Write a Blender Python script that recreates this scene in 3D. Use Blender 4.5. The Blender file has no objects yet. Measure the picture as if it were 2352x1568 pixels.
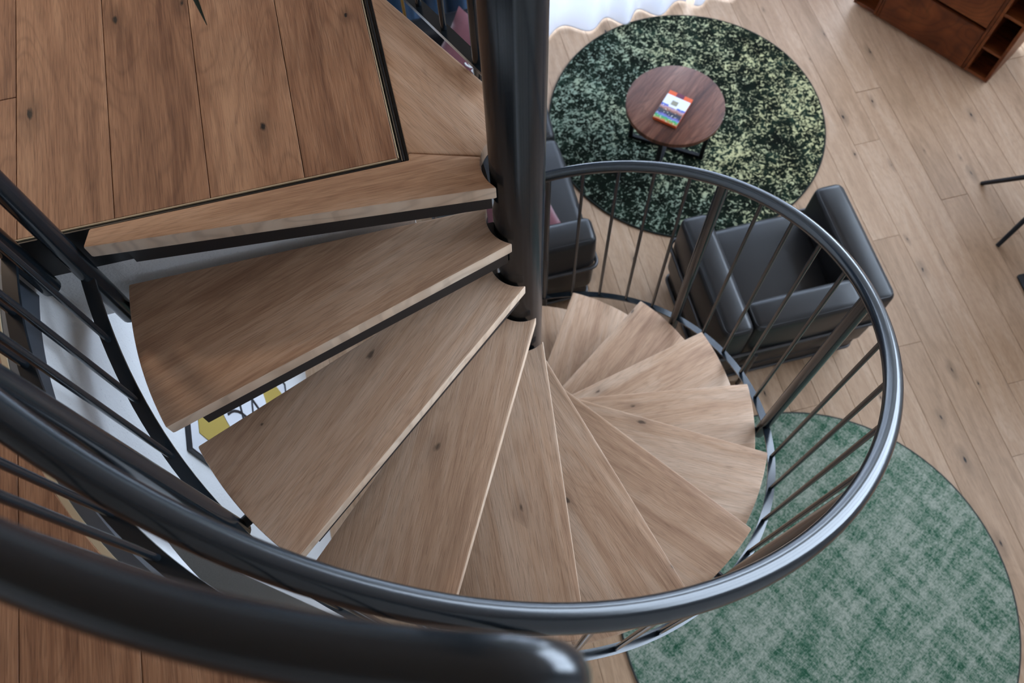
import bpy, bmesh, math, random
from mathutils import Vector, Matrix
random.seed(7)
R = math.radians
S = bpy.context.scene
COL = S.collection
FZ = -2.8                                   # ground floor level; the gallery floor is z = 0

# ------------------------------------------------------------------ camera
cam = bpy.data.cameras.new('camera'); cam_o = bpy.data.objects.new('camera', cam); COL.objects.link(cam_o)
RB = ((0.9708100433, -0.2388458398, -0.0219208729), (0.2273765745, 0.8873834171, 0.4010617963), (-0.0763397224, -0.3943391128, 0.9157886824))
CB = (-0.2186967, -0.9729344, 1.3759384)
cam_o.matrix_world = Matrix(((RB[0][0], RB[1][0], RB[2][0], CB[0]), (RB[0][1], RB[1][1], RB[2][1], CB[1]), (RB[0][2], RB[1][2], RB[2][2], CB[2]), (0, 0, 0, 1)))
cam.sensor_width = 36.0; cam.lens = 1910.446 / 2352 * 36.0
cam.clip_start = 0.02; cam.clip_end = 100
cam.dof.use_dof = True; cam.dof.focus_distance = 1.75; cam.dof.aperture_fstop = 5.0
S.camera = cam_o

# ------------------------------------------------------------------ daylight
SKY_STRENGTH = 11.0; FILL_W = 27
world = bpy.data.worlds.new('sky'); S.world = world; world.use_nodes = True
bg = world.node_tree.nodes['Background']; bg.inputs[0].default_value = (0.67, 0.81, 1.0, 1); bg.inputs[1].default_value = SKY_STRENGTH
S.view_settings.view_transform = 'Standard'; S.view_settings.look = 'None'
S.view_settings.gamma = 1.0; S.view_settings.use_curve_mapping = False
S.view_settings.exposure = 0.26
S.cycles.max_bounces = 5; S.cycles.diffuse_bounces = 3; S.cycles.glossy_bounces = 2; S.cycles.transparent_max_bounces = 8
S.cycles.use_adaptive_sampling = True; S.cycles.adaptive_threshold = .06
S.cycles.sample_clamp_indirect = 6.0
def portal(name, loc, rot, sx, sy):
    l = bpy.data.lights.new(name, 'AREA'); l.shape = 'RECTANGLE'; l.size = sx; l.size_y = sy; l.cycles.is_portal = True
    o = bpy.data.objects.new(name, l); COL.objects.link(o); o.location = loc; o.rotation_euler = rot
WX0, WX1, WY0, WY1 = -3.2, 4.7, -2.9, 3.25          # room shell
ZTOP = 2.6
portal('window_portal', (1.85, WY1 + .02, -1.6), (R(-90), 0, 0), 5.3, 2.3)
portal('window_portal', (WX1 + .02, .85, .55), (0, R(90), 0), 2.9, 4.5)

# ------------------------------------------------------------------ node helpers
class NT:
    def __init__(s, name):
        s.m = bpy.data.materials.new(name); s.m.use_nodes = True; s.t = s.m.node_tree; s.n = s.t.nodes
        s.b = s.n['Principled BSDF']; s.out = s.n['Material Output']
    def new(s, typ, **kw):
        n = s.n.new(typ)
        for k, v in kw.items(): setattr(n, k, v)
        return n
    def put(s, sock, v):
        if hasattr(v, 'is_linked') or isinstance(v, bpy.types.NodeSocket): s.t.links.new(v, sock)
        else: sock.default_value = v
    def math(s, op, a, b=0.0, c=0.0, clamp=False):
        n = s.new('ShaderNodeMath', operation=op, use_clamp=clamp)
        for i, v in enumerate((a, b, c)): s.put(n.inputs[i], v)
        return n.outputs[0]
    def noise(s, vec, scale=1, detail=2, rough=.5, dist=0, dims='3D'):
        n = s.new('ShaderNodeTexNoise', noise_dimensions=dims)
        s.put(n.inputs['Vector'], vec); n.inputs['Scale'].default_value = scale; n.inputs['Detail'].default_value = detail
        n.inputs['Roughness'].default_value = rough; n.inputs['Distortion'].default_value = dist
        return n.outputs['Fac']
    def ramp(s, fac, stops, interp='LINEAR'):
        n = s.new('ShaderNodeValToRGB'); n.color_ramp.interpolation = interp; s.put(n.inputs[0], fac)
        e = n.color_ramp.elements
        while len(e) < len(stops): e.new(.5)
        for k, (p, c) in enumerate(stops):
            e[k].position = p; e[k].color = (*c, 1) if len(c) == 3 else c
        return n.outputs[0]
    def mix(s, fac, a, b, mode='MIX'):
        n = s.new('ShaderNodeMix', data_type='RGBA', blend_type=mode); s.put(n.inputs[0], fac)
        for i, v in ((6, a), (7, b)): s.put(n.inputs[i], (*v, 1) if isinstance(v, tuple) and len(v) == 3 else v)
        return n.outputs[2]
    def scale(s, vec, sc):
        n = s.new('ShaderNodeVectorMath', operation='MULTIPLY'); s.put(n.inputs[0], vec); n.inputs[1].default_value = sc
        return n.outputs[0]
    def bump(s, h, strength=.2, dist=.002):
        n = s.new('ShaderNodeBump'); n.inputs['Strength'].default_value = strength; n.inputs['Distance'].default_value = dist
        s.put(n.inputs['Height'], h); s.put(s.b.inputs['Normal'], n.outputs[0])
    def set(s, col=None, rough=None, metal=None, spec=None, **kw):
        if col is not None: s.put(s.b.inputs['Base Color'], (*col, 1) if isinstance(col, tuple) else col)
        if rough is not None: s.put(s.b.inputs['Roughness'], rough)
        if metal is not None: s.put(s.b.inputs['Metallic'], metal)
        if spec is not None: s.put(s.b.inputs['Specular IOR Level'], spec)
        for k, v in kw.items(): s.put(s.b.inputs[k], v)
        return s.m
    def objvec(s, rnd=True):
        tc = s.new('ShaderNodeTexCoord'); v = tc.outputs['Object']
        if rnd:
            oi = s.new('ShaderNodeObjectInfo'); cb = s.new('ShaderNodeCombineXYZ')
            for i, k in enumerate((37.1, 91.7, 13.3)): s.t.links.new(s.math('MULTIPLY', oi.outputs['Random'], k), cb.inputs[i])
            ad = s.new('ShaderNodeVectorMath', operation='ADD'); s.put(ad.inputs[0], v); s.put(ad.inputs[1], cb.outputs[0])
            s.rand = oi.outputs['Random']
            return ad.outputs[0]
        return v

def hexc(h):
    c = [int(h[i:i + 2], 16) / 255 for i in (0, 2, 4)]
    return tuple(x / 12.92 if x <= .04045 else ((x + .055) / 1.055) ** 2.4 for x in c)

def wood(name, dark, mid, light, along='X', rough=.45, knot=.5, stave=None, ringk=60.0, tint=.12, bump=.25, knotscale=(1.5, 4.5), figure=.30, soft=0.0):
    """oak: long soft figure, fine pores, dark knots, optional glued staves; grain runs along the object's own axis"""
    s = NT(name); v = s.objvec()
    a, c = (0, 1) if along == 'X' else (1, 0)
    def sc(al, ac, z=3.0):
        q = [0, 0, 0]; q[a] = al; q[c] = ac; q[2] = z; return tuple(q)
    sep = s.new('ShaderNodeSeparateXYZ'); s.put(sep.inputs[0], v); across = sep.outputs[c]
    low = s.noise(s.scale(v, sc(1.1, 7)), 1, 3, .55, .6)
    mid_n = s.noise(s.scale(v, sc(2.5, 26)), 1, 3, .6, .4)
    ring = s.math('SINE', s.math('ADD', s.math('MULTIPLY', across, ringk), s.math('MULTIPLY', low, 34.0)))
    fine = s.noise(s.scale(v, sc(9, 330)), 1, 1, .6)
    pore = s.noise(s.scale(v, sc(26, 520)), 1, 0, .5)
    f = s.math('ADD', s.math('MULTIPLY', low, .55), s.math('MULTIPLY', mid_n, .5))
    f = s.math('ADD', f, s.math('MULTIPLY', ring, .055))
    f = s.math('ADD', f, s.math('MULTIPLY', s.math('SUBTRACT', fine, .5), .38))
    f = s.math('ADD', f, s.math('MULTIPLY', s.math('SUBTRACT', s.rand, .5), tint))
    if stave:
        wn = s.new('ShaderNodeTexWhiteNoise', noise_dimensions='1D')
        s.put(wn.inputs['W'], s.math('FLOOR', s.math('DIVIDE', across, stave)))
        f = s.math('ADD', f, s.math('MULTIPLY', s.math('SUBTRACT', wn.outputs['Value'], .5), .22))
    col = s.ramp(f, [(.26 - soft, dark), (.5, mid), (.78 + soft, light)])
    lines = s.math('POWER', s.math('ADD', s.math('MULTIPLY', s.math('SINE', s.math('ADD', s.math('MULTIPLY', across, ringk * 3.2), s.math('MULTIPLY', s.noise(s.scale(v, sc(1.4, 5.5)), 1, 2, .5, .3), 120.0))), .5), .5), 5.0)
    col = s.mix(s.math('MULTIPLY', lines, figure), col, tuple(x * .62 for x in dark))
    pm = s.ramp(pore, [(.30, (0, 0, 0)), (.42, (1, 1, 1))])
    col = s.mix(s.math('MULTIPLY', s.math('SUBTRACT', 1.0, pm), .22), col, tuple(x * .45 for x in dark))
    if knot > 0:
        vo = s.new('ShaderNodeTexVoronoi', feature='F1', voronoi_dimensions='2D'); s.put(vo.inputs['Vector'], s.scale(v, sc(knotscale[0], knotscale[1], .01))); vo.inputs['Scale'].default_value = 1
        wob = s.math('ADD', vo.outputs['Distance'], s.math('MULTIPLY', s.math('SUBTRACT', s.noise(s.scale(v, sc(22, 60)), 1, 3, .6), .5), .13))
        wn2 = s.new('ShaderNodeSeparateColor'); s.put(wn2.inputs[0], vo.outputs['Color'])
        keep = s.math('GREATER_THAN', wn2.outputs[0], .70)
        wob = s.math('DIVIDE', wob, s.math('ADD', s.math('MULTIPLY', wn2.outputs[1], .9), .35))      # knots of unequal size
        core = s.ramp(wob, [(.015, (1, 1, 1)), (.045, (0, 0, 0))])
        halo = s.ramp(wob, [(.03, (1, 1, 1)), (.24, (0, 0, 0))], 'EASE')
        col = s.mix(s.math('MULTIPLY', s.math('MULTIPLY', halo, keep), .45 * knot), col, tuple(x * .32 for x in dark))
        col = s.mix(s.math('MULTIPLY', s.math('MULTIPLY', core, keep), min(1, 1.3 * knot)), col, (.012, .010, .010))
    hgt = s.math('ADD', s.math('MULTIPLY', fine, .6), s.math('MULTIPLY', pm, .4))
    s.bump(hgt, bump, .0012)
    s.set(col, s.math('ADD', s.math('MULTIPLY', fine, .15), rough - .07), spec=.35)
    return s.m

M = {}
M['oak_tread'] = wood('oak_tread', hexc('9C745A'), hexc('CEA788'), hexc('E6C8AE'), 'X', .5, .55, stave=.11, ringk=45, tint=.10, bump=.3, knotscale=(3.2, 6.5), figure=.12, soft=.13)
M['oak_nosing'] = wood('oak_nosing', hexc('C4A288'), hexc('DEC0A4'), hexc('EBD4BC'), 'X', .55, 0, ringk=90, tint=.05)
M['oak_floor'] = wood('oak_floor', hexc('A88769'), hexc('C09D7E'), hexc('D3B396'), 'Y', .45, .9, ringk=30, tint=.30, bump=.12, knotscale=(2.4, 7.0), figure=.10, soft=.06)
M['oak_gallery'] = wood('oak_gallery', hexc('724C38'), hexc('A87C5E'), hexc('CA9E7C'), 'Y', .5, .9, ringk=48, tint=.16, bump=.6, knotscale=(3.0, 7.0), figure=.22)
M['walnut'] = wood('walnut', hexc('3A2018'), hexc('653C2D'), hexc('8A5E4A'), 'X', .38, 0, ringk=26, tint=0, stave=.085)
M['teak'] = wood('teak', hexc('3A1A0C'), hexc('6A3418'), hexc('8E4F26'), 'X', .42, 0, ringk=22, tint=.1)

s = NT('oak_core'); M['oak_core'] = s.set(hexc('CDBB9C'), .6)
s = NT('painted_steel'); v = s.objvec(False)
s.bump(s.noise(v, 700, 2, .5), .06, .0003)
M['steel'] = s.set((.010, .0145, .019), .19, metal=.0, spec=.62)
s = NT('dark_bracket_steel'); M['bracket'] = s.set((.014, .015, .017), .42, spec=.4)
s = NT('edge_profile_steel'); M['edge_steel'] = s.set((.03, .03, .032), .28, metal=.7)
s = NT('ring_steel'); M['ring'] = s.set((.10, .12, .15), .38, metal=.55)
s = NT('plaster'); v = s.objvec(False)
s.bump(s.math('ADD', s.noise(v, 160, 3, .6), s.math('MULTIPLY', s.noise(v, 55, 2), .8)), .6, .003)
sp = s.ramp(s.noise(v, 190, 1), [(.70, (1, 1, 1)), (.76, (0, 0, 0))])
M['plaster'] = s.set(s.mix(s.math('MULTIPLY', s.math('SUBTRACT', 1.0, sp), .4), (.80, .80, .80), (.35, .37, .40)), .85)
s = NT('white_paint'); M['white'] = s.set((.55, .53, .50), .8)
s = NT('ceiling_brown'); M['ceil'] = s.set((.34, .25, .18), .8)  # wood brown, picked to dim and warm the bounced light
s = NT('leather'); v = s.objvec()
s.bump(s.math('ADD', s.noise(v, 260, 3, .6), s.math('MULTIPLY', s.noise(v, 6, 2), 2.0)), .12, .002)
M['leather'] = s.set(s.mix(s.noise(v, 4, 2), (.010, .0098, .0105), (.015, .0145, .0155)), .38, spec=.5)
s = NT('leather_piping'); M['piping'] = s.set((.010, .010, .012), .45, spec=.6)
s = NT('chair_tube'); M['chair_tube'] = s.set((.08, .077, .078), .30, metal=.7)
s = NT('black_metal'); M['black'] = s.set((.008, .008, .010), .45, spec=.3)
s = NT('velvet'); v = s.objvec()
M['velvet'] = s.set(s.mix(s.noise(v, 14, 4, .65), hexc('5A3238'), hexc('7E4C52')), .9, spec=.2, **{'Sheen Weight': .5})
s = NT('letter_thread'); M['thread'] = s.set((.85, .83, .82), .8)
s = NT('blue_drape'); v = s.objvec(False)
M['drape'] = s.set(s.mix(s.noise(s.scale(v, (60, 60, 3)), 1, 2), hexc('0F3A5C'), hexc('1D5682')), .75, **{'Sheen Weight': .4})
s = NT('brass'); M['brass'] = s.set((.62, .42, .12), .3, metal=1.0)
s = NT('chair_shell'); M['shell'] = s.set(hexc('5A2C1E'), .5)
s = NT('ceramic'); M['ceramic'] = s.set((.55, .54, .52), .5)
s = NT('soil'); M['soil'] = s.set((.03, .02, .015), .95)
s = NT('leaf'); M['leaf'] = s.set((.010, .022, .014), .45)
s = NT('lamp_shade'); M['lamp_shade'] = s.set((.6, .52, .4), .8)
# sheer curtain: thin woven cloth, part of the light goes straight through
s = NT('sheer_cloth'); tr = s.new('ShaderNodeBsdfTransparent'); tl = s.new('ShaderNodeBsdfTranslucent'); df = s.new('ShaderNodeBsdfDiffuse')
tl.inputs[0].default_value = (.36, .38, .43, 1); df.inputs[0].default_value = (.80, .81, .85, 1)
m1 = s.new('ShaderNodeMixShader'); m1.inputs[0].default_value = .45; s.put(m1.inputs[1], tl.outputs[0]); s.put(m1.inputs[2], df.outputs[0])
m2 = s.new('ShaderNodeMixShader'); m2.inputs[0].default_value = .90; s.put(m2.inputs[1], tr.outputs[0]); s.put(m2.inputs[2], m1.outputs[0])
s.put(s.out.inputs[0], m2.outputs[0]); M['sheer'] = s.m
s = NT('window_glass'); tr = s.new('ShaderNodeBsdfTransparent'); gl = s.new('ShaderNodeBsdfGlossy'); gl.inputs['Roughness'].default_value = .02
fr = s.new('ShaderNodeFresnel'); fr.inputs[0].default_value = 1.45
mm = s.new('ShaderNodeMixShader'); s.put(mm.inputs[0], s.math('MULTIPLY', fr.outputs[0], .6)); s.put(mm.inputs[1], tr.outputs[0]); s.put(mm.inputs[2], gl.outputs[0])
s.put(s.out.inputs[0], mm.outputs[0]); M['glass'] = s.m
# speckled moss rug
s = NT('moss_rug'); v = s.objvec(False)
big = s.noise(v, 2.2, 3, .6, .8); side = s.new('ShaderNodeSeparateXYZ'); s.put(side.inputs[0], v)
blot = s.noise(v, 38, 3, .62, 1.3); med = s.noise(v, 9, 3, .6)
dens = s.math('ADD', s.math('MULTIPLY', big, .50), s.math('MULTIPLY', med, .30))
val = s.math('ADD', blot, s.math('MULTIPLY', s.math('SUBTRACT', dens, .40), .55))
ground = s.ramp(s.math('ADD', s.math('MULTIPLY', med, .6), s.math('MULTIPLY', big, .4)), [(.36, hexc('0C100A')), (.52, hexc('172219')), (.68, hexc('2E4437'))])
pale = s.mix(s.ramp(s.math('ADD', s.math('MULTIPLY', side.outputs[0], .38), s.math('MULTIPLY', big, .9)), [(.30, (0, 0, 0)), (.62, (1, 1, 1))]), hexc('97A691'), hexc('C9C493'))
M['moss_rug'] = s.set(s.mix(s.ramp(val, [(.530, (0, 0, 0)), (.605, (1, 1, 1))]), ground, pale), .95, spec=.1)
s.bump(blot, .5, .006)
# faded green rug
s = NT('faded_rug'); v = s.objvec(False)
w1 = s.noise(s.scale(v, (300, 36, 1)), 1, 2, .6); w2 = s.noise(s.scale(v, (36, 300, 1)), 1, 2, .6)
cl = s.noise(v, 5.5, 5, .68, .6); sp = s.noise(v, 85, 3, .7)
st = s.math('ADD', s.math('MULTIPLY', s.noise(s.scale(v, (4, 26, 1)), 1, 3), .5), s.math('MULTIPLY', s.noise(s.scale(v, (26, 4, 1)), 1, 3), .5))
val = s.math('ADD', s.math('ADD', s.math('MULTIPLY', cl, .40), .30), s.math('MULTIPLY', s.math('SUBTRACT', sp, .5), .62))
val = s.math('ADD', val, s.math('MULTIPLY', s.math('SUBTRACT', st, .5), .75))
val = s.math('ADD', val, s.math('MULTIPLY', s.math('SUBTRACT', s.math('ADD', w1, w2), 1.0), .40))
M['faded_rug'] = s.set(s.ramp(val, [(.30, hexc('24523B')), (.40, hexc('496C57')), (.50, hexc('7E8E7D')), (.66, hexc('AAAEA0'))]), .95, spec=.1)
s.bump(s.math('ADD', w1, w2), .4, .003)
s = NT('rug_binding'); M['binding'] = s.set((.012, .016, .012), .9)
s = NT('rug_binding_grey'); M['binding2'] = s.set((.05, .055, .05), .9)
# book cover print
s = NT('photo_print'); v = s.objvec(False); sep = s.new('ShaderNodeSeparateXYZ'); s.put(sep.inputs[0], v)
n1 = s.noise(v, 42, 3, .6); tt = s.math('ADD', sep.outputs[1], s.math('MULTIPLY', s.math('SUBTRACT', n1, .5), .035))
c = s.ramp(s.math('ADD', s.math('MULTIPLY', tt, 8.4), .5), [(.02, hexc('D6603C')), (.13, hexc('6FA44C')), (.22, hexc('2FA06A')), (.33, hexc('7D76C8')), (.45, hexc('2C3048')), (.62, hexc('33343F')), (.72, hexc('A06A58')), (.82, hexc('C79A9A')), (.93, hexc('3E63C4'))])
M['photo'] = s.set(s.mix(s.ramp(s.noise(v, 75, 2), [(.60, (0, 0, 0)), (.68, (1, 1, 1))]), c, hexc('D9D6C0')), .25)
s = NT('cover_orange'); M['orange'] = s.set(hexc('E8602C'), .35)
s = NT('cover_purple'); M['purple'] = s.set(hexc('6A2440'), .35)
s = NT('cover_white'); M['paper'] = s.set((.85, .86, .9), .35)
s = NT('cover_grey'); M['cover_grey'] = s.set(hexc('9C9680'), .35)
s = NT('art_yellow'); M['art_yellow'] = s.set(hexc('B29A4C'), .6)
s = NT('art_white'); M['art_white'] = s.set((.72, .73, .77), .6)
s = NT('art_ink'); M['ink'] = s.set((.015, .015, .02), .5)

# ------------------------------------------------------------------ mesh helpers
def link(name, me, mat, parent=None, loc=None, rot=None, smooth=False):
    o = bpy.data.objects.new(name, me); COL.objects.link(o)
    if mat is not None and len(me.materials) == 0: me.materials.append(M[mat])
    if parent: o.parent = parent
    if loc is not None: o.location = loc
    if rot is not None: o.rotation_euler = rot
    if smooth:
        for p in me.polygons: p.use_smooth = True
    return o
def empty(name, loc=(0, 0, 0), rz=0):
    o = bpy.data.objects.new(name, None); COL.objects.link(o); o.location = loc; o.rotation_euler = (0, 0, rz); o.empty_display_size = .1
    return o
def tag(o, label=None, cat=None, group=None, kind=None):
    for k, v in (('label', label), ('category', cat), ('group', group), ('kind', kind)):
        if v: o[k] = v
    return o
def done(bm, name='m', autos=None):
    bmesh.ops.recalc_face_normals(bm, faces=bm.faces)
    me = bpy.data.meshes.new(name); bm.to_mesh(me); bm.free()
    if autos is not None:
        for p in me.polygons: p.use_smooth = True
        me.set_sharp_from_angle(angle=R(autos))
    return me
def prism(pts, z0, z1, bev=0, seg=2, tri=True):
    bm = bmesh.new(); b = [bm.verts.new((x, y, z0)) for x, y in pts]; t = [bm.verts.new((x, y, z1)) for x, y in pts]; n = len(pts)
    bm.faces.new(b[::-1]); bm.faces.new(t)
    for i in range(n): bm.faces.new((b[i], b[(i + 1) % n], t[(i + 1) % n], t[i]))
    bmesh.ops.recalc_face_normals(bm, faces=bm.faces)
    if bev:
        ed = [e for e in bm.edges if e.calc_face_angle(0) > R(25)]
        bmesh.ops.bevel(bm, geom=ed, offset=bev, segments=seg, affect='EDGES', profile=.5)
    if tri: bmesh.ops.triangulate(bm, faces=[f for f in bm.faces if len(f.verts) > 4])
    return done(bm, autos=35 if bev else None)
def boxm(sx, sy, sz, bev=0, seg=2, c=(0, 0, 0)):
    bm = bmesh.new(); bmesh.ops.create_cube(bm, size=1)
    for v in bm.verts: v.co = Vector((v.co.x * sx + c[0], v.co.y * sy + c[1], v.co.z * sz + c[2]))
    if bev: bmesh.ops.bevel(bm, geom=bm.edges[:], offset=bev, segments=seg, affect='EDGES', profile=.5)
    return done(bm, autos=40 if bev else None)
def box(name, lo, hi, mat, parent=None, bev=0, seg=2):
    c = [(a + b) / 2 for a, b in zip(lo, hi)]
    return link(name, boxm(*[b - a for a, b in zip(lo, hi)], bev, seg), mat, parent, c)
def tubem(path, r, n=14, closed=False, caps=True, r2=None):
    P = [Vector(p) for p in path]; N = len(P); bm = bmesh.new(); rings = []
    T = []
    for i in range(N):
        a = P[(i - 1) % N] if closed or i > 0 else P[i]; b = P[(i + 1) % N] if closed or i < N - 1 else P[i]
        T.append((b - a).normalized())
    up = Vector((0, 0, 1)) if abs(T[0].z) < .95 else Vector((1, 0, 0))
    X = T[0].cross(up).normalized()
    for i in range(N):
        X = (X - T[i] * X.dot(T[i])).normalized(); Y = T[i].cross(X)
        rr = r if r2 is None else r + (r2 - r) * i / (N - 1)
        rings.append([bm.verts.new(P[i] + (X * math.cos(2 * math.pi * k / n) + Y * math.sin(2 * math.pi * k / n)) * rr) for k in range(n)])
    for i in range(N if closed else N - 1):
        A, B = rings[i], rings[(i + 1) % N]
        for k in range(n): bm.faces.new((A[k], A[(k + 1) % n], B[(k + 1) % n], B[k]))
    if caps and not closed: bm.faces.new(rings[0][::-1]); bm.faces.new(rings[-1])
    return done(bm, autos=50)
def tube(name, path, r, mat, parent=None, n=14, **k): return link(name, tubem(path, r, n, **k), mat, parent)
def stripm(path, half, thick, radial):
    """flat bar along a path; radial(i) gives the horizontal width direction"""
    bm = bmesh.new(); rings = []
    for i, p in enumerate(path):
        p = Vector(p); d = Vector(radial(i)); z = Vector((0, 0, thick / 2))
        rings.append([bm.verts.new(q) for q in (p - d * half - z, p + d * half - z, p + d * half + z, p - d * half + z)])
    for A, B in zip(rings, rings[1:]):
        for k in range(4): bm.faces.new((A[k], A[(k + 1) % 4], B[(k + 1) % 4], B[k]))
    bm.faces.new(rings[0][::-1]); bm.faces.new(rings[-1])
    return done(bm, autos=35)
def lathem(prof, n=32, center=(0, 0)):
    bm = bmesh.new(); rings = []
    for r, z in prof: rings.append([bm.verts.new((center[0] + r * math.cos(2 * math.pi * k / n), center[1] + r * math.sin(2 * math.pi * k / n), z)) for k in range(n)])
    for A, B in zip(rings, rings[1:]):
        for k in range(n): bm.faces.new((A[k], A[(k + 1) % n], B[(k + 1) % n], B[k]))
    bm.faces.new(rings[0][::-1]); bm.faces.new(rings[-1])
    return done(bm, autos=35)
def cushionm(sx, sy, sz, r=.035, puff=.012):
    bm = bmesh.new(); bmesh.ops.create_cube(bm, size=1)
    for v in bm.verts: v.co = Vector((v.co.x * sx, v.co.y * sy, v.co.z * sz))
    bmesh.ops.bevel(bm, geom=bm.edges[:], offset=r, segments=4, affect='EDGES', profile=.5)
    bmesh.ops.subdivide_edges(bm, edges=[e for e in bm.edges if e.calc_length() > .09], cuts=4, use_grid_fill=True)
    for v in bm.verts:
        x, y, z = v.co.x / (sx / 2), v.co.y / (sy / 2), v.co.z / (sz / 2)
        f = [max(0, 1 - a * a) for a in (x, y, z)]
        v.co.x += puff * math.copysign(1, x) * f[1] * f[2] if abs(x) > .8 else 0
        v.co.y += puff * math.copysign(1, y) * f[0] * f[2] if abs(y) > .8 else 0
        v.co.z += puff * math.copysign(1, z) * f[0] * f[1] if abs(z) > .8 else 0
    return done(bm, autos=60)
def rrect(x0, x1, y0, y1, r, z, n=5):
    out = []
    for cx, cy, a0 in ((x1 - r, y1 - r, 0), (x0 + r, y1 - r, 90), (x0 + r, y0 + r, 180), (x1 - r, y0 + r, 270)):
        for k in range(n + 1):
            a = R(a0 + 90 * k / n); out.append((cx + r * math.cos(a), cy + r * math.sin(a), z))
    return out
def cushion(name, lo, hi, parent, r=.035, puff=.012, piping=True):
    c = [(a + b) / 2 for a, b in zip(lo, hi)]; s3 = [b - a for a, b in zip(lo, hi)]
    o = link(name, cushionm(*s3, r, puff), 'leather', parent, c)
    if piping:
        i = r * .32
        tube('piping', rrect(-s3[0] / 2 + i, s3[0] / 2 - i, -s3[1] / 2 + i, s3[1] / 2 - i, r, s3[2] / 2 - i), .0056, 'piping', o, n=6, closed=True)
    return o

# ------------------------------------------------------------------ ground floor: oak planks laid along y
RC, RO = .0572, .8588                        # column radius, tread radius
fl = tag(link('floor', boxm(7.9, 6.15, .1, c=(0.75, .175, -.075)), 'oak_core', None, (0, 0, FZ)), 'pale knotty oak plank floor of the living room', kind='structure')
PW = .1655
x = -1.03; row = 0; pm = {}
while x < WX1 - .01:
    w = min(PW, WX1 - x); y = WY0 + .03 + random.random() * .2
    first = True
    while y < WY1 - .02:
        L = random.choice((1.5, 1.75, 2.0, 2.25)) if not first else random.choice((.55, .9, 1.25, 1.6)); first = False
        L = min(L, WY1 - .01 - y)
        if L < .1: break
        key = (round(w, 3), round(L, 2))
        if key not in pm: pm[key] = boxm(w - .0012, round(L, 2) - .0012, .022, .0012, 1)
        link('plank', pm[key], 'oak_floor', fl, (x + w / 2, y + L / 2, -.011 + random.uniform(-.0003, 0)))
        y += L
    x += w; row += 1

# ------------------------------------------------------------------ gallery slab with its round stair opening
GR = 1.0; EX = -.225; EY = .064; PE = .0672
def arc(r, a0, a1, n): return [(r * math.cos(R(a0 + (a1 - a0) * k / n)), r * math.sin(R(a0 + (a1 - a0) * k / n))) for k in range(n + 1)]
a_end = 180 + math.degrees(math.acos(-EX / GR))
slab = [(WX0, WY0), (EX, WY0)] + arc(GR, a_end, 180, 40) + [(-GR, EY), (EX, EY), (EX, WY1), (WX0, WY1)]
up = tag(link('floor_upper', prism(slab, -.34, -.018), 'plaster'), 'brown oak plank floor of the gallery with white plastered slab edge', kind='structure')
PR = 1.030
def circ_y(x): return -math.sqrt(max(0, PR * PR - x * x))
edges_x = [-.2305 - .188 * i for i in range(17)]
def plank_up(pts, ox, oy):
    me = prism([(a - ox, b - oy) for a, b in pts], -.018, 0, .0010, 1)
    link('plank', me, 'oak_gallery', up, (ox, oy, 0))
G = .0007
for i in range(len(edges_x) - 1):
    x1, x0 = edges_x[i] - G, edges_x[i + 1] + G; xm = (x0 + x1) / 2
    if x0 < WX0 + .01: break
    joints = sorted(random.sample([.9, 1.3, 1.7, 2.1, 2.6], 1))
    if x0 < -1.0 < x1 or x0 < -1.03 < x1:                     # plank bitten by the opening
        yb = circ_y(x1); bite = [(x1, yb)]
        a0 = 180 + math.degrees(math.acos(min(1, -x1 / PR)))
        bite += [q for q in arc(PR, a0, 180, 10)[1:]] + [(-PR, PE), (x1, PE)]
        plank_up([(x0, -1.1), (x1, -1.1)] + bite + [(x1, .424), (x0, .424)], xm, 0)
        plank_up([(x0, .4255), (x1, .4255), (x1, 2.0), (x0, 2.0)], xm, 1.2)
        plank_up([(x0, 2.0014), (x1, 2.0014), (x1, WY1 - .01), (x0, WY1 - .01)], xm, 2.6)
        plank_up([(x0, WY0 + .01), (x1, WY0 + .01), (x1, -1.1014), (x0, -1.1014)], xm, -2)
    elif x1 > -PR:
        nn = 6; low = [(x1 + (x0 - x1) * k / nn, circ_y(x1 + (x0 - x1) * k / nn)) for k in range(nn + 1)]
        j = -1.75 - .2 * (i % 3)
        plank_up([(x0, j), (x1, j)] + low, xm, (j + low[3][1]) / 2)
        plank_up([(x0, WY0 + .01), (x1, WY0 + .01), (x1, j - .0014), (x0, j - .0014)], xm, -2.3)
        jt = joints[0]
        plank_up([(x0, PE), (x1, PE), (x1, jt), (x0, jt)], xm, (jt + EY) / 2)
        plank_up([(x0, jt + .0014), (x1, jt + .0014), (x1, WY1 - .01), (x0, WY1 - .01)], xm, (jt + WY1) / 2)
    else:
        cuts = [WY0 + .01, -1.2 + .37 * (i % 4), .5 + .33 * (i % 3), WY1 - .01]
        for c0, c1 in zip(cuts, cuts[1:]): plank_up([(x0, c0 + G), (x1, c0 + G), (x1, c1 - G), (x0, c1 - G)], xm, (c0 + c1) / 2)
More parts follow.
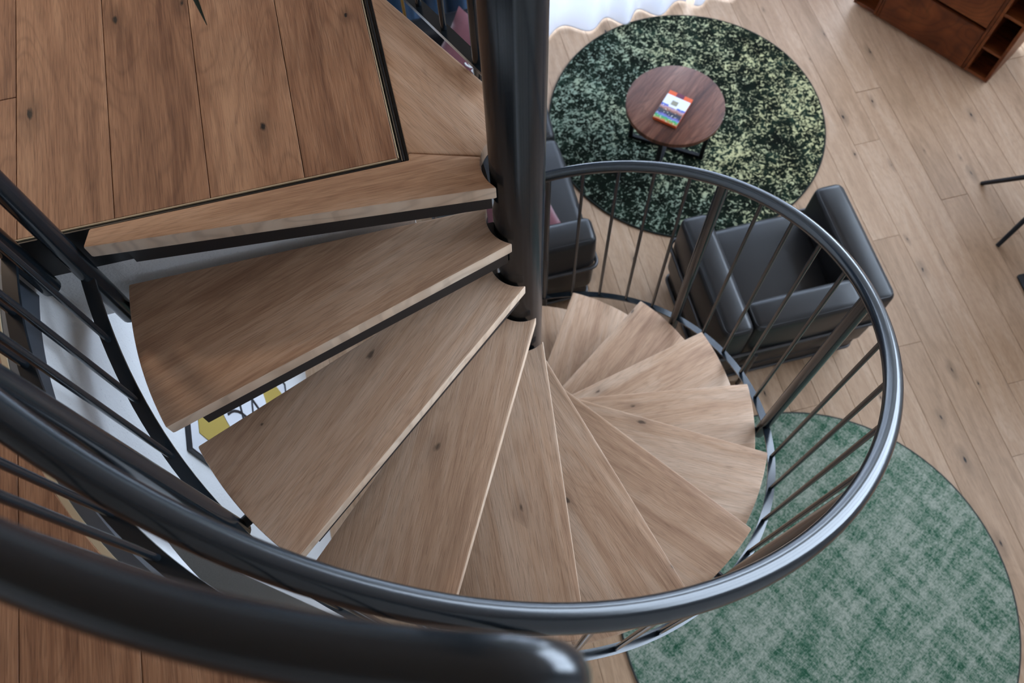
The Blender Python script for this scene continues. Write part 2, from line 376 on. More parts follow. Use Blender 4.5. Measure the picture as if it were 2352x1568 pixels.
# pale plank core and dark steel profile along the edge
def ring_prism(r0, r1, a0, a1, z0, z1, n=48): return prism(arc(r0, a0, a1, n) + arc(r1, a1, a0, n), z0, z1)
ae = 180 + math.degrees(math.acos(.225 / 1.02))
link('edge_strip', ring_prism(1.019, 1.0295, 180, ae, -.018, -.0012), 'oak_core', up)
link('edge_profile', ring_prism(.9965, 1.0185, 180, ae, -.105, -.004), 'ring', up)
box('edge_strip', (-1.0195, EY + .0004, -.018), (EX - .006, PE - .0003, -.0006), 'oak_core', up)
box('edge_profile', (-1.0, EY - .0055, -.135), (EX - .0005, EY - .0001, -.0035), 'bracket', up)
box('edge_strip', (EX - .005, PE, -.018), (EX - .0025, WY1 - .01, -.0006), 'oak_core', up)
tube('edge_profile', [(EX + .0045, EY - .004, -.0085), (EX + .0045, WY1 - .02, -.0085)], .0058, 'edge_steel', up, n=10)
box('edge_profile', (EX, EY - .0055, -.135), (EX + .016, WY1 - .02, -.011), 'bracket', up)

# ------------------------------------------------------------------ shell
def wallbox(name, lo, hi, mat, label):
    return tag(box(name, lo, hi, mat), label, kind='structure')
WAX, WAY = -1.0015, -.392
wallbox('wall_stair', (WAX - .14, WAY, FZ), (WAX, WY1, -.34), 'plaster', 'white plastered wall beside the foot of the stair')
wallbox('wall_hall', (WX0, WAY, FZ), (WAX - .14, WAY + .14, -.34), 'plaster', 'white plastered wall running back under the gallery')
wallbox('wall_light_block', (EX - .14, WY0, FZ), (EX, -1.05, -.34), 'plaster', 'unseen plastered wall added under the gallery to shade the hall wall')  # added out of view to keep window light off the hall wall
wallbox('wall_left', (WX0 - .15, WY0 - .15, FZ - .1), (WX0, WY1 + .15, ZTOP), 'white', 'white wall behind the gallery')
wallbox('wall_back', (WX0, WY0 - .15, FZ - .1), (WX1, WY0, ZTOP), 'white', 'white wall opposite the windows')
wallbox('ceiling', (WX0 - .15, WY0 - .15, ZTOP), (WX1 + .15, WY1 + .15, ZTOP + .15), 'ceil', 'wood brown ceiling over the gallery')
# window wall: piers, spandrels and two tall glazed openings
def wall_with_holes(name, axis, pos, a0, a1, z0, z1, holes, label, th=.15):
    """wall slab with rectangular openings, one mesh"""
    bm = bmesh.new(); xs = sorted({a0, a1, *[h[0] for h in holes], *[h[1] for h in holes]}); zs = sorted({z0, z1, *[h[2] for h in holes], *[h[3] for h in holes]})
    for i in range(len(xs) - 1):
        for j in range(len(zs) - 1):
            cx, cz = (xs[i] + xs[i + 1]) / 2, (zs[j] + zs[j + 1]) / 2
            if any(h[0] < cx < h[1] and h[2] < cz < h[3] for h in holes): continue
            lo = (xs[i], pos, zs[j]) if axis == 'y' else (pos, xs[i], zs[j]); hi = (xs[i + 1], pos + th, zs[j + 1]) if axis == 'y' else (pos + th, xs[i + 1], zs[j + 1])
            g = bmesh.ops.create_cube(bm, size=1)['verts']
            for v in g: v.co = Vector([l + (h - l) * (c + .5) for l, h, c in zip(lo, hi, v.co)])
    return tag(link(name, done(bm), 'white'), label, kind='structure')
HY = [(-.8, 4.5, -2.75, -.45)]
wall_with_holes('wall_front', 'y', WY1, WX0, WX1, FZ - .1, ZTOP, HY, 'white window wall behind the curtains')
HX = [(-1.4, 3.1, -.9, 2.0)]
wall_with_holes('wall_right', 'x', WX1, WY0, WY1, FZ - .1, ZTOP, HX, 'white side wall with a high window')
def glazing(name, axis, pos, h, n, label):
    w = tag(empty(name), label, kind='structure')
    def bx(nm, a0, a1, z0, z1, m, d):
        lo, hi = ((a0, pos + .05 - d, z0), (a1, pos + .05 + d, z1)) if axis == 'y' else ((pos + .05 - d, a0, z0), (pos + .05 + d, a1, z1))
        return box(nm, lo, hi, m, w)
    f = .05
    bx('window_frame', h[0], h[1], h[2], h[2] + f, 'black', .03); bx('window_frame', h[0], h[1], h[3] - f, h[3], 'black', .03)
    for k in range(n + 1):
        a = h[0] + (h[1] - h[0]) * k / n; bx('window_frame', max(h[0], a - f / 2), min(h[1], a + f / 2), h[2] + f, h[3] - f, 'black', .03)
    for k in range(n):
        a = h[0] + (h[1] - h[0]) * k / n; b = h[0] + (h[1] - h[0]) * (k + 1) / n
        bx('pane', a + f / 2, b - f / 2, h[2] + f, h[3] - f, 'glass', .004)
glazing('window_1', 'y', WY1, HY[0], 4, 'ground floor window behind the sheer curtains')
glazing('window_2', 'x', WX1, HX[0], 3, 'high window in the side wall')

# ------------------------------------------------------------------ spiral staircase
TH1, DTH, RISE = 178.90, 21.9428, .2
st = tag(empty('spiral_staircase', (0, 0, FZ)), 'spiral staircase with oak treads, dark steel column and round railing', 'staircase')
def P(x, y, z): return (x, y, z - FZ)                 # the stair's parts hang on an Empty standing on the floor
link('column', lathem([(.12, 0), (.12, .012), (RC, .013), (RC, 5.0), (RC - .004, 5.01)], 48), 'steel', st)
TR, BO = .0735, 23.65
TT = .040
ci = (.0528, .0533)
ai = math.degrees(math.atan2(ci[1], ci[0]))
inner = [(TR * math.cos(R(a)), TR * math.sin(R(a))) for a in [ai + (-52 - ai) * k / 14 for k in range(15)]]
outer = [(RO * math.cos(R(-BO + BO * k / 16)), RO * math.sin(R(-BO + BO * k / 16))) for k in range(17)]
tread_me = prism(outer + inner, -TT, 0, .0045, 2)
def nosing(me, test):                                 # the sanded front lip is paler than the oiled top
    me.materials.append(M['oak_tread']); me.materials.append(M['oak_nosing'])
    for p in me.polygons:
        if test(p): p.material_index = 1
nosing(tread_me, lambda p: p.normal.y > .45 and p.normal.z < .8 and p.center.y > -.04)
# steel tray under each tread
def clip(r, a): return (r * math.cos(R(a)), r * math.sin(R(a)))
tray = [(.800, -.0185), (.0535, .0320)] + [clip(.0578, 28 - 7 * k) for k in range(11)] + [clip(.80, -BO + 2)] + [clip(.80, -BO + 2 + k * (BO - 3.2) / 8) for k in range(1, 8)]
tray_me = prism(tray, -.116, -TT - .0008)
for k in range(2, 15):
    a = R(TH1 + (k - 1) * DTH); z = -(k - 1) * RISE
    t = link('tread', tread_me, 'oak_tread', st, P(0, 0, z), (0, 0, a))
    link('tread_support', tray_me, 'bracket', t)
# top landing: last tread plus a triangular board
a1 = R(TH1); u = (math.cos(a1), math.sin(a1)); w = (-u[1], u[0])
n_out = (RO * u[0], RO * u[1]); n_in = (ci[0] * u[0] + ci[1] * w[0], ci[0] * u[1] + ci[1] * w[1])
ain = math.degrees(math.atan2(n_in[1], n_in[0])) % 360
top_poly = [n_out, n_in] + [clip(TR, ain + (157 - ain) * k / 10) for k in range(1, 11)] + [(-.2086, .074), (-.2086, .0572), (-.845, .0572)]
tp_me = prism(top_poly, -TT, 0, .0045, 2); nosing(tp_me, lambda p: p.normal.y < -.45 and p.normal.z < .8)
tp = link('tread', tp_me, None, st, P(0, 0, 0))
link('tread_support', prism([(-.80, .050), (-.80, .031), (-.062, -.028), (-.062, .050)], -.108, -TT - .0008), 'bracket', tp)
lb = [(-.2086, .0752), clip(TR, 155.5)] + [clip(TR, 155.5 - 7 * k) for k in range(1, 8)] + [(-.012, .196), (-.175, .490), (-.2086, .545)]
LG = R(118)
link('landing_board', prism([((x + .12) * math.cos(LG) + (y - .25) * math.sin(LG), -(x + .12) * math.sin(LG) + (y - .25) * math.cos(LG)) for x, y in lb], -TT, 0, .0045, 2), 'oak_tread', st, P(-.12, .25, 0), (0, 0, LG))
link('board_support', prism([(-.204, .09), (-.08, .06), (-.07, .15), (-.19, .45), (-.204, .46)], -.10, -TT - .0008), 'bracket', st, P(0, 0, 0))

# railing of the stair
RH, HH, HB = .8932, .956, -.0877
OFF = -13.3
def hz(a, off): return -(a + 167.8) / DTH * RISE + off
def hp(a, off, r=RH): return P(r * math.cos(R(a + OFF)), r * math.sin(R(a + OFF)), hz(a, off))
A0, A1 = -168.5, 100.0
NA = 130
path = [hp(A0 + (A1 - A0) * k / NA, HH) for k in range(NA + 1)]
e0 = Vector(path[0]); tan0 = (e0 - Vector(path[1])).normalized()
path = [tuple(e0 + tan0 * .02)] + path
last = Vector(path[-1]); td = (last - Vector(path[-2])).normalized()
path += [tuple(last + td * .03 + Vector((0, 0, -.004))), tuple(last + td * .05 + Vector((0, 0, -.02))), tuple(last + td * .058 + Vector((0, 0, -.05)))]
tube('handrail', path, .0212, 'steel', st, n=20)
bar = [hp(A0 + (A1 - A0) * k / NA, HB) for k in range(NA + 1)]
link('bottom_rail', stripm(bar, .0135, .008, lambda i: (math.cos(R(A0 + (A1 - A0) * i / NA + OFF)), math.sin(R(A0 + (A1 - A0) * i / NA + OFF)), 0)), 'steel', st)
posts = [-168, -135, -91.1, -47.2, -3.3, 40.6]
bals = [-160, -152.4, -144.9, -126, -117.3, -108.5, -100, -83, -75, -66.3, -57, -39.5, -30.7, -21.9, -13, 5.3, 13.9, 22.2, 30.7, 48.6, 57.1, 65.6, 74.2, 91.5]
for a in posts + [82.9, 99.8]:
    thin = a > 80
    x, y, z0 = hp(a, HB - .12); z1 = hp(a, HH)[2]
    if a > 99: z0 = 0.0
    if not thin:                                      # down to the tray of the tread it stands beside
        kt = math.ceil(((a + OFF - TH1) % 360 - 1.5) / DTH) + 1
        if a == -168: kt = 2
        z0 = -(kt - 1) * RISE - .088 - FZ
    r = .0205 if not thin else .0125
    po = tube('post', [(x, y, z0), (x, y, z1)], r, 'steel', st, n=18)
    if not thin:                                      # short stub fixing the post to the tread tray
        d = Vector((-math.cos(R(a + OFF)), -math.sin(R(a + OFF)), 0))
        tube('fixing_stub', [(x, y, z0 + .026), tuple(Vector((x, y, z0 + .026)) + d * .1)], .014, 'bracket', po, n=10)
for a in bals:
    x, y, z0 = hp(a, HB); z1 = hp(a, HH)[2]
    tube('baluster', [(x, y, z0 - .004), (x, y, z1 - .01)], .0068, 'steel', st, n=10)

# ------------------------------------------------------------------ railing round the opening
GRR, GZ = .968, .88
def grr(a): return .962 + .00092 * max(0, a - 237)
gr = tag(empty('gallery_railing', (-.70, -.68, 0)), 'dark steel railing with thick tube curving round the stair opening', 'railing')
def Q(x, y, z): return (x + .70, y + .68, z)
ga0, ga1 = 178.5, 256.2
N = 60
pth = [Q(grr(a) * math.cos(R(a)), grr(a) * math.sin(R(a)), GZ) for a in [ga0 + (ga1 - ga0) * k / N for k in range(N + 1)]]
e = Vector(pth[-1]); t = (e - Vector(pth[-2])).normalized(); br = .034
for k in range(1, 9):
    q = math.pi / 2 * k / 8; pth.append(tuple(e + t * br * math.sin(q) + Vector((0, 0, -br * (1 - math.cos(q))))))
px, py = pth[-1][0], pth[-1][1]
pth.append((px, py, -.10))
tube('handrail', pth, .0212, 'steel', gr, n=24)
bpath = [Q(GRR * math.cos(R(ga0 + (257.5 - ga0) * k / N)), GRR * math.sin(R(ga0 + (257.5 - ga0) * k / N)), .05) for k in range(N + 1)]
link('bottom_rail', stripm(bpath, .0135, .008, lambda i: (math.cos(R(ga0 + (257.5 - ga0) * i / N)), math.sin(R(ga0 + (257.5 - ga0) * i / N)), 0)), 'steel', gr)
for a in (187.6, 194.2, 200.7, 207.2, 213.7, 220.3, 227, 233.6, 240.2, 246.8):
    x, y = GRR * math.cos(R(a)), GRR * math.sin(R(a))
    tube('baluster', [Q(x, y, .046), Q(x, y, GZ - .01)], .0068, 'steel', gr, n=10)
x, y = GRR * math.cos(R(179.6)), GRR * math.sin(R(179.6))
tube('post', [Q(x, y, -.095), Q(x, y, GZ)], .0205, 'steel', gr, n=18)

# ------------------------------------------------------------------ railing on the landing's open side
lr = tag(empty('landing_railing', (-.10, .42, 0)), 'dark steel railing along the open side of the top landing', 'railing')
def Q2(x, y, z): return (x + .10, y - .42, z)
L0, L1, L3 = Vector((.008, .190)), Vector((-.188, .60)), Vector((-.188, 2.2))
dd = (L1 - L0).normalized(); nn = Vector((dd.y, -dd.x))
bz = .012
link('bottom_rail', stripm([Q2(L0.x, L0.y, bz), Q2(L1.x, L1.y, bz), Q2(L3.x, L3.y, bz)], .0135, .010, lambda i: ((nn.x, nn.y, 0), (1, .2, 0), (1, 0, 0))[i]), 'steel', lr)
tube('handrail', [Q2(L0.x, L0.y, .95), Q2(L1.x, L1.y, .95), Q2(L3.x, L3.y, .95)], .0212, 'steel', lr, n=16)
for s_ in (.187, .277, .37):
    q = L0 + dd * s_
    tube('baluster', [Q2(q.x, q.y, bz), Q2(q.x, q.y, .94)], .0068, 'steel', lr, n=10)
for yy in [.75 + .12 * k for k in range(12)]:
    tube('baluster', [Q2(-.188, yy, bz), Q2(-.188, yy, .94)], .0068, 'steel', lr, n=10)
q = L0 + dd * .070
tube('post', [Q2(q.x, q.y, -.06), Q2(q.x, q.y, .95)], .0115, 'steel', lr, n=14)

# ------------------------------------------------------------------ rugs
def rug(name, c, r, mat, bmat, label, rz=0):
    o = tag(empty(name, (c[0], c[1], FZ), rz), label, 'rug')
    link('pile', lathem([(r - .006, .0005), (r - .006, .011), (r - .012, .012)], 96), mat, o)
    tube('binding', [((r - .004) * math.cos(2 * math.pi * k / 96), (r - .004) * math.sin(2 * math.pi * k / 96), .0065) for k in range(96)], .0062, bmat, o, n=8, closed=True)
    return o
rug('round_rug', (1.5245, 2.005), .845, 'moss_rug', 'binding', 'round black and moss green speckled rug under the coffee table')
rug('round_rug', (1.212, -.847), .944, 'faded_rug', 'binding2', 'round faded sea green rug lying at the foot of the stair', R(30))

# ------------------------------------------------------------------ coffee table and book
TCX, TCY, TH = 1.335, 1.838, .405
ct = tag(empty('coffee_table', (TCX, TCY, FZ + .0128)), 'round walnut coffee table on black crossed metal frame', 'table')
link('tabletop', lathem([(.270, TH - .044), (.278, TH - .040), (.278, TH - .014), (.274, TH - .012)], 72), 'walnut', ct, (0, 0, 0), (0, 0, R(38)))
fa = math.atan2(-.128, .18)
for q in (fa, fa + math.pi / 2):
    fx, fy = math.cos(q), math.sin(q); rr = .222
    for sgn in (-1, 1):
        o = link('leg', boxm(.024, .024, TH - .046, .002, 1, (0, 0, (TH - .046) / 2)), 'black', ct, (fx * rr * sgn, fy * rr * sgn, 0), (0, 0, q))
    link('floor_bar', boxm(rr * 2 - .024, .024, .022, .002, 1, (0, 0, .012)), 'black', ct, (0, 0, 0 if q == fa else .0005), (0, 0, q))
    link('top_bar', boxm(rr * 2 - .024, .024, .02, .002, 1, (0, 0, TH - .056)), 'black', ct, (0, 0, 0 if q == fa else -.0005), (0, 0, q))
bk = tag(empty('book', (1.306, 1.801, FZ + .012 + TH - .011), R(-44.5)), 'paperback with orange cover and city photograph on the coffee table', 'book')
link('cover', boxm(.142, .216, .018, .001, 1, (0, 0, .009)), 'orange', bk)
link('title_square', boxm(.046, .030, .0012, 0, 1, (.0, .0925, .0186)), 'purple', bk)
jk = link('jacket', boxm(.1425, .186, .0016, 0, 1, (0, -.0155, .0188)), 'paper', bk)
link('photograph', boxm(.1425, .116, .0012, 0, 1), 'photo', jk, (0, -.0510, .0198))
link('title_label', boxm(.052, .030, .0012, 0, 1), 'paper', jk, (-.004, .012, .0203))
link('title_patch', boxm(.036, .032, .0010, 0, 1), 'cover_grey', jk, (-.006, .030, .0207))

# ------------------------------------------------------------------ cubic leather seats
def club_seat(name, x0, x1, y0, y1, facing, label, cat, seats=1):
    """cube seat with slab arms, backrest, loose seats and tube frame; built facing +y then turned"""
    W, D = (x1 - x0, y1 - y0) if facing == 'y' else (y1 - y0, x1 - x0)
    o = tag(empty(name, ((x0 + x1) / 2, (y0 + y1) / 2, FZ), 0 if facing == 'y' else R(-90)), label, cat)
    aw, ht = .150, .655
    for sg in (-1, 1):
        cushion('arm_cushion', (sg * (W / 2 - aw / 2) - aw / 2, -D / 2, .16), (sg * (W / 2 - aw / 2) + aw / 2, D / 2, ht), o)
    n = seats; iw = W - 2 * aw
    for k in range(n):
        a = -iw / 2 + iw * k / n
        cushion('back_cushion', (a + .004, -D / 2, .30), (a + iw / n - .004, -D / 2 + .155, ht - .008), o)
        cushion('seat_cushion', (a + .004, -D / 2 + .157, .27), (a + iw / n - .004, D / 2 + .012, .425), o, puff=.018)
    box('base', (-W / 2 + .02, -D / 2 + .012, .028), (W / 2 - .02, D / 2 - .02, .155), 'leather', o, .015, 3)
    box('base_panel', (-W / 2 + aw, -D / 2 + .012, .156), (W / 2 - aw, D / 2 - .03, .29), 'leather', o, .01, 2)
    g = .016
    rr_ = rrect(-W / 2 - g, W / 2 + g, -D / 2 - g, D / 2 + g, .045, .405)
    wrap = [(W / 2 - aw, D / 2 + g, .405)] + rr_[:6][::-1] + rr_[18:24][::-1] + rr_[12:18][::-1] + rr_[6:12][::-1] + [(-W / 2 + aw, D / 2 + g, .405)]
    tube('frame_tube', wrap, .0105, 'chair_tube', o, n=10)
    tube('frame_tube', rrect(-W / 2 + .01, W / 2 - .01, -D / 2 + .01, D / 2 - .01, .04, .062), .0095, 'chair_tube', o, n=10, closed=True)
    for sx in (-1, 1):
        for sy in (-1, 1):
            lx_, ly_ = sx * (W / 2 - .20), sy * (D / 2 + .028)
            tube('leg', [(lx_, ly_, 0), (lx_, ly_, .395 if sy < 0 else .16)], .0115, 'chair_tube', o, n=12)
    return o
club_seat('armchair', 1.035, 1.885, .318, .985, 'y', 'black leather cube armchair with tube frame facing the coffee table', 'armchair')
sofa = club_seat('sofa', -.12, .612, .965, 2.60, 'x', 'black leather cube sofa beside the speckled rug', 'sofa', 2)

# ------------------------------------------------------------------ velvet pillows
def pillow(name, c, ux, uy, size, label, thick=.13):
    bm = bmesh.new(); n = 14; ux, uy = Vector(ux).normalized(), Vector(uy); uy = (uy - ux * uy.dot(ux)).normalized(); uz = ux.cross(uy)
    grid = {}
    for side in (1, -1):
        for i in range(n + 1):
            for j in range(n + 1):
                x, y = i / n * 2 - 1, j / n * 2 - 1
                if side < 0 and (i in (0, n) or j in (0, n)): grid[side, i, j] = grid[1, i, j]; continue
                f = ((1 - x * x) * (1 - y * y)) ** .42
                pin = 1 - .10 * (1 - x * x) * y * y - .0; pin2 = 1 - .10 * (1 - y * y) * x * x
                co = Vector((x * pin2, y * pin, 0)) * size / 2
                co.z = side * thick / 2 * f + .006 * math.sin(5 * x + 2 * y) * f
                grid[side, i, j] = bm.verts.new(co)
    for side in (1, -1):
        for i in range(n):
            for j in range(n):
                q = [grid[side, i, j], grid[side, i + 1, j], grid[side, i + 1, j + 1], grid[side, i, j + 1]]
                if side < 0: q = q[::-1]
                bm.faces.new(q)
    o = link(name, done(bm, autos=80), 'velvet'); o.matrix_world = Matrix((( ux.x, uy.x, uz.x, c[0]), (ux.y, uy.y, uz.y, c[1]), (ux.z, uy.z, uz.z, c[2]), (0, 0, 0, 1)))
    return tag(o, label, 'pillow', 'velvet pillows on the sofa')
dg = Vector((.05, -.65, -.75)).normalized(); lx = Vector((-1, 0, 0)); lx = (lx - dg * lx.dot(dg)).normalized()
p1 = pillow('pillow', (.258, 2.165, FZ + .665), (dg + lx), (dg - lx), .44, 'mauve velvet pillow with white letters against the far sofa arm')
# white stitched letters on the pillow face (local plane, a little proud of the cloth)
def stroke(pts): tube('letter', pts, .0042, 'thread', p1, n=6)
stroke([(0.0058, -0.0572, 0.0629), (0.0113, -0.0457, 0.0648), (0.0102, -0.0202, 0.0670), (0.0000, -0.0054, 0.0667)])
stroke([(-0.0053, -0.0388, 0.0634), (0.0031, -0.0212, 0.0660)])
stroke([(0.0060, 0.0265, 0.0688), (0.0175, 0.0206, 0.0699), (0.0243, 0.0040, 0.0700), (0.0208, -0.0065, 0.0691), (0.0132, -0.0037, 0.0685), (0.0024, 0.0061, 0.0676), (0.0029, 0.0200, 0.0682)])
p2 = pillow('pillow', (.265, 1.285, FZ + .535), (.95, .1, .25), (-.15, .75, .62), .42, 'mauve velvet pillow slumped beside the near sofa arm')

# ------------------------------------------------------------------ curtains
def curtain(name, x0, x1, ybase, z0, z1, amp, wl, mat, label, ph=0.0, cat='curtain', group=None, jit=.35, nper=22):
    rnd = random.Random(int(x0 * 1000) + 5)
    n = max(8, int((x1 - x0) / wl * nper)); pts = []; t = ph
    cycles = (x1 - x0) / wl; kk = [rnd.uniform(1 - jit, 1 + jit) for _ in range(int(cycles) + 3)]
    for i in range(n + 1):
        f = i / n; c = f * cycles; k = int(c)
        q_ = c - k; am = kk[k] * (1 - q_) + kk[k + 1] * q_
        y = ybase + amp * am * math.sin(2 * math.pi * (c + ph) + .5 * math.sin(2.3 * c)) + .010 * math.sin(2.1 * c)
        x = x0 + (x1 - x0) * f
        pts.append((x, y))
    bm = bmesh.new(); rows = 8; V = []
    for r in range(rows + 1):
        zz = z0 + (z1 - z0) * r / rows; g = 1 - .35 * r / rows
        V.append([bm.verts.new((x - (x0 + x1) / 2, (y - ybase) * g, zz - z0)) for x, y in pts])
    for r in range(rows):
        for i in range(n): bm.faces.new((V[r][i], V[r][i + 1], V[r + 1][i + 1], V[r + 1][i]))
    me = done(bm, autos=80); o = tag(empty(name, ((x0 + x1) / 2, ybase, z0)), label, cat, group)
    link('cloth', me, mat, o)
    tube('hem', [(x - (x0 + x1) / 2, y - ybase, .003) for x, y in pts], .0032, mat, o, n=6)
    return o
curtain('sheer_curtain', .70, 1.83, 2.885, FZ + .012, -.42, .052, .26, 'sheer', 'sheer white curtain hanging beside the steel column', .1)
curtain('sheer_curtain', 1.87, 2.95, 2.885, FZ + .012, -.42, .035, .21, 'sheer', 'sheer white curtain farther along toward the teak cabinet', .55)
curtain('blue_curtain', -.75, .62, 2.98, FZ + .012, -.42, .055, .17, 'drape', 'deep blue drape hanging behind the far end of the sofa', .2)

# ------------------------------------------------------------------ teak cabinet, standing askew
cdir = Vector((3.402 - 2.878, 1.783 - 2.622)).normalized(); cang = math.atan2(cdir.y, cdir.x)
cb = tag(empty('cabinet', (2.878, 2.622, FZ), cang), 'reddish teak cabinet with drawers between open shelf bays', 'cabinet')
CW, CD, CH = .986, .40, .78
def cbox(nm, x0, x1, y0, y1, z0, z1, par=cb, bev=.0015, mat='teak'): return box(nm, (x0, y0, z0), (x1, y1, z1), mat, par, bev, 1)
for xa, xb in ((0, .020), (.154, .172), (.174, .191), (.806, .824), (.826, .845), (.966, .986)): cbox('upright', xa, xb, 0, CD, .02, CH - .022)
cbox('top', 0, CW, -.003, CD, CH - .022, CH); cbox('bottom', .020, .966, .004, CD, .02, .040)
cbox('back', .0, CW, CD, CD + .01, .02, CH)
for xa, xb in ((.020, .154), (.845, .966)):
    for zz in (.215, .47): cbox('shelf', xa, xb, .004, CD - .01, zz, zz + .018)
for za, zb in ((.026, .325), (.352, .735)): cbox('drawer', .193, .804, -.004, .02, za, zb)
cbox('plinth', .04, CW - .04, .03, CD - .03, 0, .02, mat='black')

# ------------------------------------------------------------------ dining chair and table at the side
dc = tag(empty('dining_chair', (3.22, .85, FZ), R(10)), 'dining chair with reddish brown shell on black splayed legs', 'chair')
feet = [(3.051, 1.123), (2.944, .715), (3.36, .58), (3.47, .98)]
Rz = Matrix.Rotation(-R(10), 3, 'Z')
for fx, fy in feet:
    q = Rz @ Vector((fx - 3.22, fy - .85, 0)); tpt = Rz @ Vector(((fx - 3.22) * .12, (fy - .85) * .12, .40))
    tube('leg', [tuple(q + Vector((0, 0, .004))), tuple(tpt)], .0125, 'black', dc, n=12, r2=.016)
link('hub', lathem([(.035, .385), (.05, .40), (.05, .425), (.03, .43)], 20), 'black', dc)
def shell():
    bm = bmesh.new(); n, m = 20, 14; V = []
    for j in range(m + 1):
        t = j / m; row = []
        for i in range(n + 1):
            q = i / n * 2 - 1
            if t < .55:
                yy = -.23 + .42 * t / .55; zz = .432 + .05 * q * q + .02 * (1 - t / .55) ** 2 * -1 + .012
                hw = .235 - .03 * max(0, .2 - t) * 5
            else:
                b = (t - .55) / .45; yy = .19 + .09 * b; zz = .444 + .05 * q * q * (1 - b) + .36 * b ** 1.15; yy -= .06 * q * q * (1 - abs(b - .4)); hw = .235 - .05 * b
            row.append(bm.verts.new((q * hw, yy, zz)))
        V.append(row)
    for j in range(m):
        for i in range(n): bm.faces.new((V[j][i], V[j][i + 1], V[j + 1][i + 1], V[j + 1][i]))
    return done(bm, autos=80)
sh = link('seat_shell', shell(), 'shell', dc); md = sh.modifiers.new('thickness', 'SOLIDIFY'); md.thickness = .012; md.offset = 1
dt = tag(empty('dining_table', (3.23, .22, FZ)), 'black pedestal dining table with square base plate', 'table')
link('base_plate', prism([(p[0], p[1]) for p in rrect(-.285, .285, -.285, .285, .018, 0)], 0, .012, .002, 1), 'black', dt, None, (0, 0, R(-2)))
link('column', lathem([(.035, .012), (.035, .70)], 24), 'black', dt)
link('tabletop', lathem([(.40, .70), (.41, .705), (.41, .722), (.405, .725)], 64), 'walnut', dt)

# ------------------------------------------------------------------ framed picture on the stair wall
pc = tag(empty('framed_picture', (WAX + .001, .26, -2.2)), 'framed print in yellow and white with black brush strokes on the plastered wall', 'picture')
PH, PWd = 1.32, .72                                     # wide and tall
def pbox(nm, y0, y1, z0, z1, d0, d1, mat, par=pc): return box(nm, (d0, y0, z0), (d1, y1, z1), mat, par)
yl, yr = -PWd / 2, PWd / 2
zt = 1.32; zb = zt - PH
f = .007
for a in ((yl, yr, zt - f, zt), (yl, yr, zb, zb + f), (yl, yl + f, zb + f, zt - f), (yr - f, yr, zb + f, zt - f)): pbox('frame', *a, 0, .014, 'ink')
mt = pbox('mat_board', yl + f, yr - f, zb + f, zt - f, .002, .008, 'art_white')
ar = link('art_panel', boxm(.002, PWd - .16, PH - .18), 'art_yellow', mt, (.0045, 0, 0))
br_pts = []
ell = lathem([(.0, 0), (.22, 0.0005), (.22, .0015), (.0005, .002)], 40)
e1 = link('white_shape', ell, 'art_white', ar, (.001, .03, .08), (0, R(90), 0)); e1.scale = (1.7, 1.0, 1)
for p0, p1_, p2_ in (((-.12, .28), (.0, .10), (-.10, -.2)), ((.02, .32), (.10, .1), (.02, -.25)), ((-.2, .05), (.0, .12), (.2, .3)), ((-.14, -.05), (.05, .0), (.18, -.1))):
    pp = [((1 - t) ** 2 * p0[0] + 2 * t * (1 - t) * p1_[0] + t * t * p2_[0], (1 - t) ** 2 * p0[1] + 2 * t * (1 - t) * p1_[1] + t * t * p2_[1]) for t in [k / 10 for k in range(11)]]
    tube('brush_stroke', [(.0032, a, b) for a, b in pp], .0055, 'ink', ar, n=6)

# ------------------------------------------------------------------ brass lamp behind the sofa end
lm = tag(empty('floor_lamp', (-.02, 2.84, FZ)), 'slender brass floor lamp between sofa and blue drape', 'lamp')
link('base', lathem([(.12, 0), (.12, .012), (.02, .02)], 32), 'brass', lm)
tube('pole', [(0, 0, .015), (0, 0, 1.45)], .009, 'brass', lm, n=12)
link('lamp_shade', lathem([(.15, 1.36), (.15, 1.362), (.11, 1.58), (.109, 1.58)], 32), 'lamp_shade', lm)

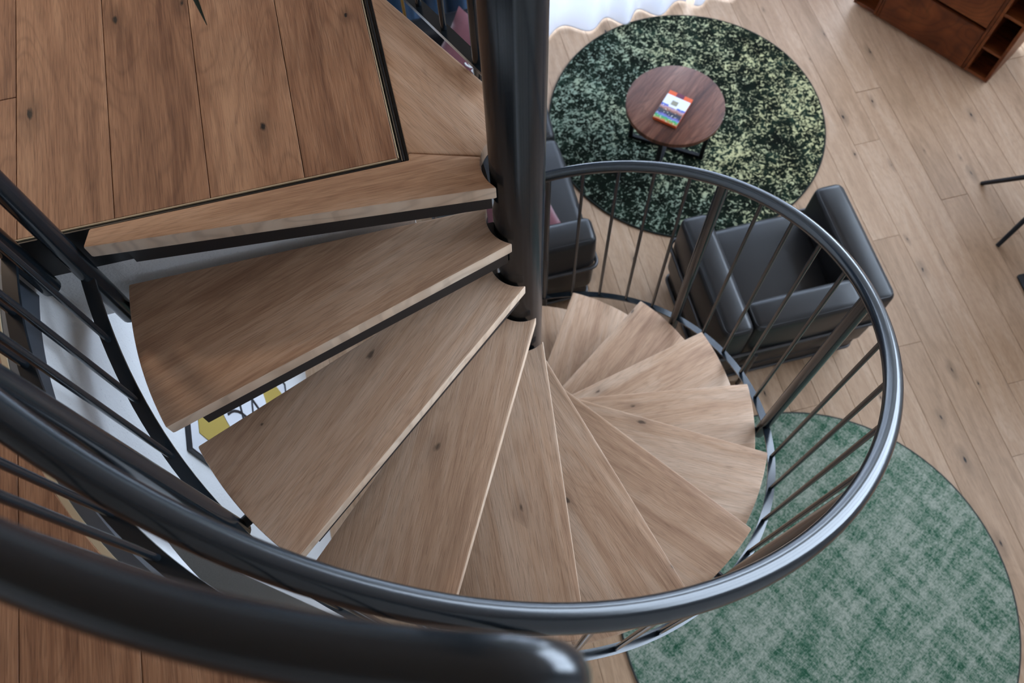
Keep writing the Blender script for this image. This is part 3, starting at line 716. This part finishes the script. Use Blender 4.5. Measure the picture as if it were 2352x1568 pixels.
# ------------------------------------------------------------------ potted plant on the gallery, one leaf reaching in
pl = tag(empty('potted_plant', (-.78, 1.12, 0)), 'potted plant on the gallery with long dark pointed leaves', 'plant')
link('pot', lathem([(.11, 0), (.15, .26), (.15, .28), (.135, .28), (.13, .24)], 32), 'ceramic', pl)
link('soil', lathem([(.128, .22), (.128, .24), (.01, .245)], 24), 'soil', pl)
tube('stem', [(0, 0, .23), (.01, -.01, .42), (.0, -.02, .62)], .014, 'leaf', pl, n=10, r2=.008)
def leaf(p0, p1, p2, p3, wd):
    bm = bmesh.new(); n = 16; rows = []
    B = lambda t: (Vector(p0) * (1 - t) ** 3 + Vector(p1) * 3 * t * (1 - t) ** 2 + Vector(p2) * 3 * t * t * (1 - t) + Vector(p3) * t ** 3)
    for i in range(n + 1):
        t = i / n; c = B(t); d = (B(min(1, t + .01)) - B(max(0, t - .01))).normalized(); sd = d.cross(Vector((0, 0, 1))).normalized()
        w_ = wd * (math.sin(math.pi * min(1, .12 + .88 * t)) ** .7) * (1 - t * .25) + .0006
        rows.append([bm.verts.new(c - sd * w_ + Vector((0, 0, .25 * w_))), bm.verts.new(c), bm.verts.new(c + sd * w_ + Vector((0, 0, .25 * w_)))])
    for a, b in zip(rows, rows[1:]):
        for k in range(2): bm.faces.new((a[k], a[k + 1], b[k + 1], b[k]))
    link('leaf', done(bm, autos=80), 'leaf', pl)
tip = Vector((-.494, .194, .30)) - Vector((-.78, 1.12, 0))
leaf((0, -.02, .6), (.12, -.30, .72), (.245, -.70, .44), tuple(tip), .020)
for k in range(11):
    a = R(20 + k * 29); h = .35 + .5 * random.random(); rr = .32 + .16 * random.random()
    if math.sin(a) < -.55: rr *= .6
    leaf((0, -.02, .55 + .02 * (k % 3)), (.12 * math.cos(a), .12 * math.sin(a), .8), (rr * .8 * math.cos(a), rr * .8 * math.sin(a), .5 + h * .5), (rr * 1.25 * math.cos(a), rr * 1.25 * math.sin(a), .28 + h * .4), .022)

# ------------------------------------------------------------------ added fill lamp, out of view, warming the landing and top treads
cl_ = tag(empty('fill_lamp', (-2.5, 2.5, ZTOP)), 'unseen round fill lamp added over the gallery for warm light', 'lamp')
link('fill_body', lathem([(.24, 0), (.24, -.05), (.225, -.052)][::-1], 40), 'black', cl_)
e_ = NT('fill_glow'); e_.set((1, .9, .8), .5, **{'Emission Color': (1, .78, .58, 1), 'Emission Strength': 8.0}); M['fill_glow'] = e_.m
link('diffuser', lathem([(.22, -.052), (.22, -.062), (.20, -.064)][::-1], 40), 'fill_glow', cl_)
ll = bpy.data.lights.new('fill_light', 'AREA'); ll.shape = 'DISK'; ll.size = .44; ll.energy = FILL_W; ll.color = (1, .76, .56)
lo_ = bpy.data.objects.new('fill_light', ll); COL.objects.link(lo_); lo_.parent = cl_; lo_.location = (0, 0, -.075)
